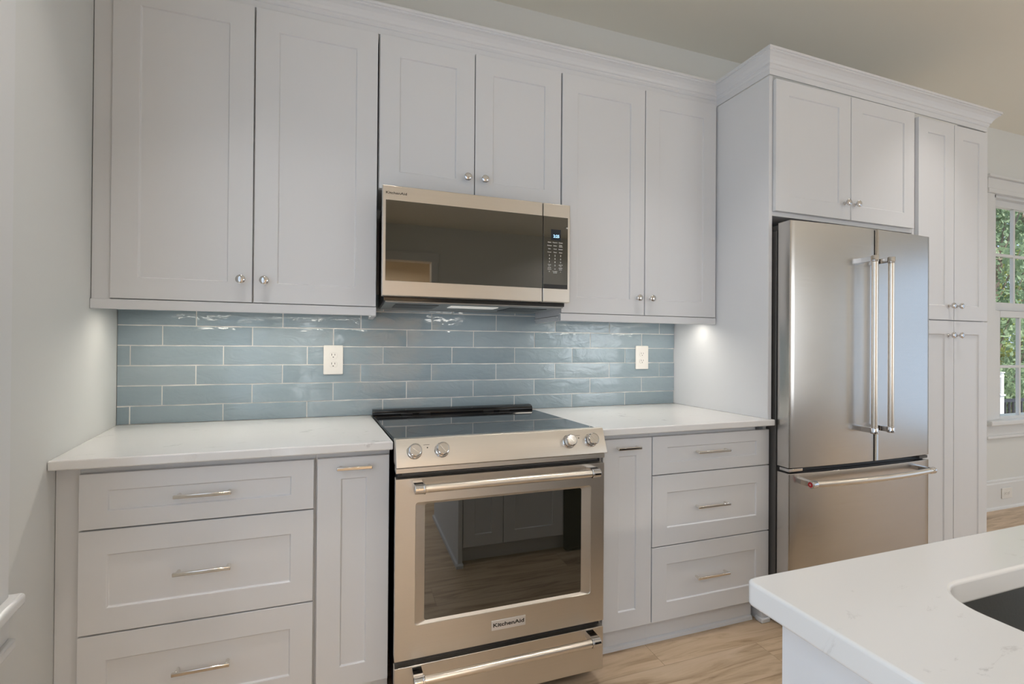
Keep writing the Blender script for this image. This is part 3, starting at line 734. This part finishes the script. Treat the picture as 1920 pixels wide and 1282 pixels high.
# ------------------------------------------------------------------ refrigerator
def fridge():
    t = thing('refrigerator', 'tall stainless french-door refrigerator with bottom freezer drawer', 'refrigerator', (3.085, -.35, 0))
    X0, X1, XM = 2.626, 3.545, 3.1315; YS = -.715; bul = .016
    fy = lambda x: YS-bul*(1-((x-(X0+X1)/2)/((X1-X0)/2))**2)
    MB().box(X0+.004, X1-.004, -.640, -.03, .03, 1.765).build('fridge_body', M_GREYPLASTIC, t, bevel=.003)
    b = MB(); b.box(X0+.02, X1-.02, -.66, -.60, 0, .075); b.build('toe_grille', M_BLACK, t, bevel=.002)
    for xa in (X0+.012, X1-.10): MB().box(xa, xa+.088, -.652, -.50, 1.765, 1.790).build('hinge_cover', M_GREYPLASTIC, t, bevel=.004)
    def door(name, a, c, z0, z1, rl, rr):
        n = 18; pts = [(a, -.652)]
        # rounded outer corner at left/right then bowed front
        front = []
        for i in range(n+1):
            x = a+(c-a)*i/n; y = fy(x)
            if rl and i == 0: continue
            if rr and i == n: continue
            front.append((x, y))
        L = [(a, fy(a)+rl), (a+rl*.3, fy(a)+rl*.3), (a+rl, fy(a+rl))] if rl else [(a, fy(a))][1:] or []
        Rr = [(c-rr, fy(c-rr)), (c-rr*.3, fy(c)+rr*.3), (c, fy(c)+rr)] if rr else []
        poly = pts+L+[p for p in front if (not rl or p[0] > a+rl+.001) and (not rr or p[0] < c-rr-.001)]+Rr+[(c, -.652)]
        return MB().prism(poly, z0, z1).build(name, M_STEELV, t, bevel=.0018, smooth_angle=30)
    dl = door('door', X0, XM-.0055, .7130, 1.795, .006, .002); drr = door('door', XM+.0055, X1, .7130, 1.795, .002, .006)
    fz = door('freezer_drawer', X0, X1, .085, .6880, .006, .006)
    MB().box(X0+.006, X1-.006, -.690, -.645, .689, .712).build('door_gap', M_BLACK, t)
    MB().box(XM-.0045, XM+.0045, -.7255, -.648, .714, 1.790).build('door_gap_shade', M_SLOT, t)  # black filler strip in place of the shade between the doors
    b = MB(); b.box(X0+.004, X0+.085, fy(X0)+.004, -.66, .6945, .7085); b.build('hinge', M_CHROME, t, bevel=.002)
    b = MB(); b.box(X1-.065, X1-.004, fy(X1)+.004, -.66, .6945, .7085); b.build('hinge', M_GREYPLASTIC, t, bevel=.002)
    yh = -.785
    for d, x in ((dl, 3.052), (drr, 3.160)):
        h = MB().tube((x, yh, .882), (x, yh, 1.628), .0125, 26).build('handle', M_STEELSAT, d)
        for z in (.853, 1.628):
            m = MB(); m.lathe((x, yh, z), (0, 0, 1), [(.0001, 0), (.0135, 0), (.0155, .002), (.0155, .026), (.0135, .029), (.0001, .029)], 26)
            m.box(x-.0115, x+.0115, yh, fy(x)+.002, z+.003, z+.026)
            m.build('handle_bracket', M_CHROME, h, bevel=.001)
    # bowed freezer handle
    pts = []
    for i in range(25):
        s = -1+2*i/24; x = 3.085+s*.375; pts.append((x, -.7930+.022*s*s+.0, .652))
    h = MB().path(pts, .0128, 22).build('handle', M_STEELSAT, fz)
    for s in (-1, 1):
        e = 3.085+s*.375; m = MB()
        m.lathe((e+s*.026, -.770, .652), (-s, .0, 0), [(.0001, 0), (.0135, 0), (.0160, .002), (.0160, .030), (.0140, .034)], 26)
        m.box(e+s*.008-.014, e+s*.008+.014, -.770, fy(e)+.002, .641, .663)
        m.build('handle_bracket', M_CHROME, h, bevel=.001)
    e = 3.085-.375
    m = MB(); m.lathe((e-.0261, -.770, .652), (-1, 0, 0), [(.0001, .0012), (.0110, .0012), (.0118, 0)], 24); m.build('red_medallion', M_RED, h)['label'] = 'round red medallion'
    MB().lathe((e-.0273, -.770, .652), (-1, 0, 0), [(.0001, .0008), (.0040, .0008), (.0044, 0)], 18).build('medallion_centre', mat('pink_enamel', (.6, .25, .22), .3), h)
    return t
fridge()

# ------------------------------------------------------------------ island
ZI0, ZI1 = .8800, .9140
IX0, IX1, IY0, IY1 = 1.355, 3.95, -2.90, -1.765
t = thing('kitchen_island', 'white kitchen island cabinet in the right foreground under the quartz top', 'island', (2.6, -2.2, 0))
b = MB(); 
b.box(1.396, 1.420, -2.62, -1.790, 0, ZI0); b.box(3.86, 3.884, -2.62, -1.79, 0, ZI0)
b.box(1.420, 3.86, -2.62, -2.60, .0, ZI0); b.box(1.42, 3.86, -1.835, -1.815, .10, ZI0); b.box(1.42, 3.86, -2.6, -1.835, .10, .12); b.box(1.42, 3.86, -1.88, -1.865, 0, .10)
b.build('cabinet_body', M_CAB, t, bevel=.001)
b = MB(); b.prism([(-1.790, 0), (-1.776, 0), (-1.778, .014), (-1.790, .022)], 1.384, 1.424, 'x'); b.box(1.384, 1.396, -2.62, -1.79, 0, .02); b.build('shoe_moulding', M_CAB, t)
def back_shaker(x0, x1, z0, z1, yf, *ins):
    b = shaker(x0, x1, z0, z1, yf, BT, *ins); b.v = [(x, 2*yf-y, z) for x, y, z in b.v]; return b
for a, c in ((1.425, 1.658), (1.662, 2.035)):
    d = back_shaker(a, c, .105, .865, -1.795, .066, .066).build('door', M_CAB, t, bevel=.0012)
for a, c in ((2.70, 3.27), (3.275, 3.855)):
    d = back_shaker(a, c, .105, .865, -1.795, .066, .066).build('door', M_CAB, t, bevel=.0012)
dw = thing('dishwasher', 'black dishwasher built into the island side facing the range', 'dishwasher', (2.36, -2.1, 0))
b = MB(); b.box(2.045, 2.69, -1.812, -1.785, .015, .868); b.build('door', M_BLACKGLOSS, dw, bevel=.003)
# island top with a rounded sink cut-out
def island_top():
    out = rrect(IX0, IX1, IY0, IY1, .012, 4)
    hole = rrect(1.566, 2.33, -2.30, -1.868, .065, 10)
    bm = bmesh.new()
    def loop(pts, z): 
        vs = [bm.verts.new((x, y, z)) for x, y in pts]; return vs, [bm.edges.new((vs[i], vs[(i+1) % len(vs)])) for i in range(len(vs))]
    A, ea = loop(out, ZI1); Bv, eb = loop(hole, ZI1)
    r = bmesh.ops.triangle_fill(bm, use_beauty=True, edges=ea+eb)
    faces = [f for f in bm.faces]
    r = bmesh.ops.extrude_face_region(bm, geom=faces)
    for v in [g for g in r['geom'] if isinstance(g, bmesh.types.BMVert)]: v.co.z = ZI0
    bmesh.ops.recalc_face_normals(bm, faces=bm.faces)
    bmesh.ops.dissolve_limit(bm, angle_limit=.01, verts=bm.verts, edges=bm.edges)
    me = bpy.data.meshes.new('countertop'); bm.to_mesh(me); bm.free(); me.materials.append(M_QUARTZ)
    o = bpy.data.objects.new('countertop', me); COL.objects.link(o)
    m = o.modifiers.new('edge', 'BEVEL'); m.width = .0045; m.segments = 4; m.limit_method = 'ANGLE'; m.angle_limit = math.radians(50)
    for p in me.polygons: p.use_smooth = True
    try: me.set_sharp_from_angle(angle=math.radians(40))
    except Exception: pass
    return o
tag(island_top(), 'thick white speckled quartz island top with a sink cut-out, right foreground', 'countertop')
sk = thing('sink', 'dark brushed steel undermount sink set in the island top', 'sink', (1.95, -2.08, .66))
ring = rrect(1.560, 2.336, -2.306, -1.862, .068, 10); low = rrect(1.585, 2.311, -2.281, -1.887, .06, 10); n = len(ring)
ro = rrect(1.545, 2.351, -2.321, -1.847, .07, 10)
b = MB(); v = [(x, y, .8795) for x, y in ro]+[(x, y, .8795) for x, y in ring]+[(x, y, .68) for x, y in ring]+[(x, y, .664) for x, y in low]
f = [(L*n+k, L*n+(k+1) % n, (L+1)*n+(k+1) % n, (L+1)*n+k) for L in range(3) for k in range(n)]+[tuple(range(3*n, 4*n))]
b.add(v, f, True); bo = b.build('basin', M_SINK, sk, smooth_angle=60)
so_ = bo.modifiers.new('wall', 'SOLIDIFY'); so_.thickness = .0015; so_.offset = -1
MB().lathe((1.95, -2.08, .6645), (0, 0, 1), [(.045, 0), (.045, .003), (.036, .003), (.03, -.0), (.0001, -.0)], 28).build('drain', M_CHROME, sk)

# ------------------------------------------------------------------ outside the window
gr = MB().box(-12, 60, .2, 50, -1.3, -1.2).build('ground', M_GROUND); struct(gr)
dk = struct(MB().box(6.0, 16, .16, 5.2, -.42, -.36).build('deck', M_DECK))
def railing(label, p0, p1, zt, zb, m_post, m_rail, posts, spacing, z_floor):
    t = thing('deck_railing', label, 'railing', (p0[0], p0[1], z_floor))
    p0, p1 = Vector((*p0, 0)), Vector((*p1, 0)); L = (p1-p0).length; d = (p1-p0)/L; nn = Vector((-d.y, d.x, 0))
    def bar(b, s0, s1, w_, z0, z1):
        a, c = p0+d*s0, p0+d*s1; q = [a+nn*w_, c+nn*w_, c-nn*w_, a-nn*w_]; b.prism([(v.x, v.y) for v in q], z0, z1)
    b = MB(); bar(b, 0, L, .03, zt-.05, zt); b.build('top_rail', m_rail, t); b = MB(); bar(b, 0, L, .02, zb, zb+.05); b.build('bottom_rail', m_rail, t)
    b = MB(); s = spacing
    while s < L: bar(b, s-.012, s+.012, .012, zb, zt); s += spacing
    o = b.build('balusters', m_rail, t)
    for s in posts:
        b = MB(); bar(b, s-.05, s+.05, .05, z_floor, zt+.06); bar(b, s-.065, s+.065, .065, zt+.06, zt+.085); b.build('post', m_post, t)
M_BLKRAIL = mat('black_metal_railing', (.02, .022, .028), .4); M_WHTRAIL = mat('white_railing', (.78, .78, .80), .5)
railing('black metal deck railing with white posts seen through the window', (8.2, 2.4), (15.8, 2.4), .44, .06, M_WHTRAIL, M_BLKRAIL, (.1, 2.35, 4.6, 7.4), .11, -.36)
railing('white deck railing behind the black one, seen through the window', (9.0, 4.9), (15.9, 4.9), .60, -.22, M_WHTRAIL, M_WHTRAIL, (.1, 2.3, 4.6, 6.8), .14, -.36)
def tree(label, x, y, h, r, base, m, leaves, seed, ls=.16):
    rnd = random.Random(seed)
    t = thing('tree', label, 'tree', (x, y, -1.2), 'trees beyond the deck')
    b = MB(); pts = [(x+rnd.uniform(-.15, .15)*k, y+rnd.uniform(-.15, .15)*k, -1.2+h*.92*k/5) for k in range(6)]
    for k in range(5): b.tube(pts[k], pts[k+1], .16*(1-k*.16), 9, .16*(1-(k+1)*.16), False)
    cl = []
    for k in range(26):
        zz = base+(h-1.2-base)*rnd.random(); fr = 1-.55*abs((zz-base)/(h-1.2-base)-.35)
        an = rnd.uniform(0, 2*PI); rr = r*fr*math.sqrt(rnd.random()); c = Vector((x+rr*math.cos(an), y+rr*math.sin(an), zz)); cl.append((c, rnd.uniform(.45, .95)))
        j = min(4, max(0, int((zz+1.2)/(h*.92)*5-1))); b.tube(pts[j], c, .035, 5, .01, False)
    b.build('trunk', M_BARK, t)
    lf = MB()
    for i in range(leaves):
        c, cr_ = rnd.choice(cl); dv = Vector((rnd.gauss(0, 1), rnd.gauss(0, 1), rnd.gauss(0, .75))).normalized()*cr_*rnd.random()**.4
        p = c+dv; s = ls*rnd.uniform(.5, 1.2); a = Vector((rnd.gauss(0, 1), rnd.gauss(0, 1), rnd.gauss(0, .5))).normalized(); q = a.orthogonal().normalized()
        q = (Matrix.Rotation(rnd.uniform(0, 6.28), 3, a) @ q); e = a.cross(q)
        lf.v += [tuple(p-q*s*.5), tuple(p+e*s*.26), tuple(p+q*s*.5), tuple(p-e*s*.26)]; k = len(lf.v)-4; lf.f.append((k, k+1, k+2, k+3)); lf.sm.append(False); lf.mi.append(0)
    me = bpy.data.meshes.new('foliage'); me.from_pydata(lf.v, [], lf.f); me.materials.append(m)
    o = bpy.data.objects.new('foliage', me); COL.objects.link(o); o.parent = t; o.matrix_parent_inverse = Matrix.Translation(-root_loc(t))
T = [(14.5, 7.0, 8, 1.25, -.6, 0), (18.6, 6.4, 9, 1.3, -.8, 2), (16.8, 10.6, 11, 1.4, .1, 1), (21.6, 9.6, 10, 1.4, -.6, 0), (23.4, 5.6, 8, 1.3, -1.0, 1), (20.6, 14.2, 13, 1.5, .2, 1),
     (26.2, 8.6, 11, 1.5, -.8, 2), (25.4, 13.4, 13, 1.6, -.4, 0), (30.6, 11.2, 13, 1.6, -.6, 1), (29.8, 16.4, 15, 1.7, -.4, 2), (35.2, 14.6, 15, 1.8, -.6, 0), (34.4, 20.0, 17, 1.9, -.4, 1), (31.4, 6.4, 11, 1.6, -1.0, 0), (36.4, 9.6, 13, 1.7, -1.0, 2), (41, 17.5, 17, 1.9, -.8, 1)]
LAB = ['yellow-green leafy tree beyond the deck, through the window', 'mid-green leafy tree beyond the deck, through the window', 'dark blue-green tree beyond the deck, through the window']
for i, (x, y, h, r, bs, k) in enumerate(T): tree(LAB[k], x, y, h, r, bs, M_LEAF[k], 8000, 100+i, .10+.0045*x)
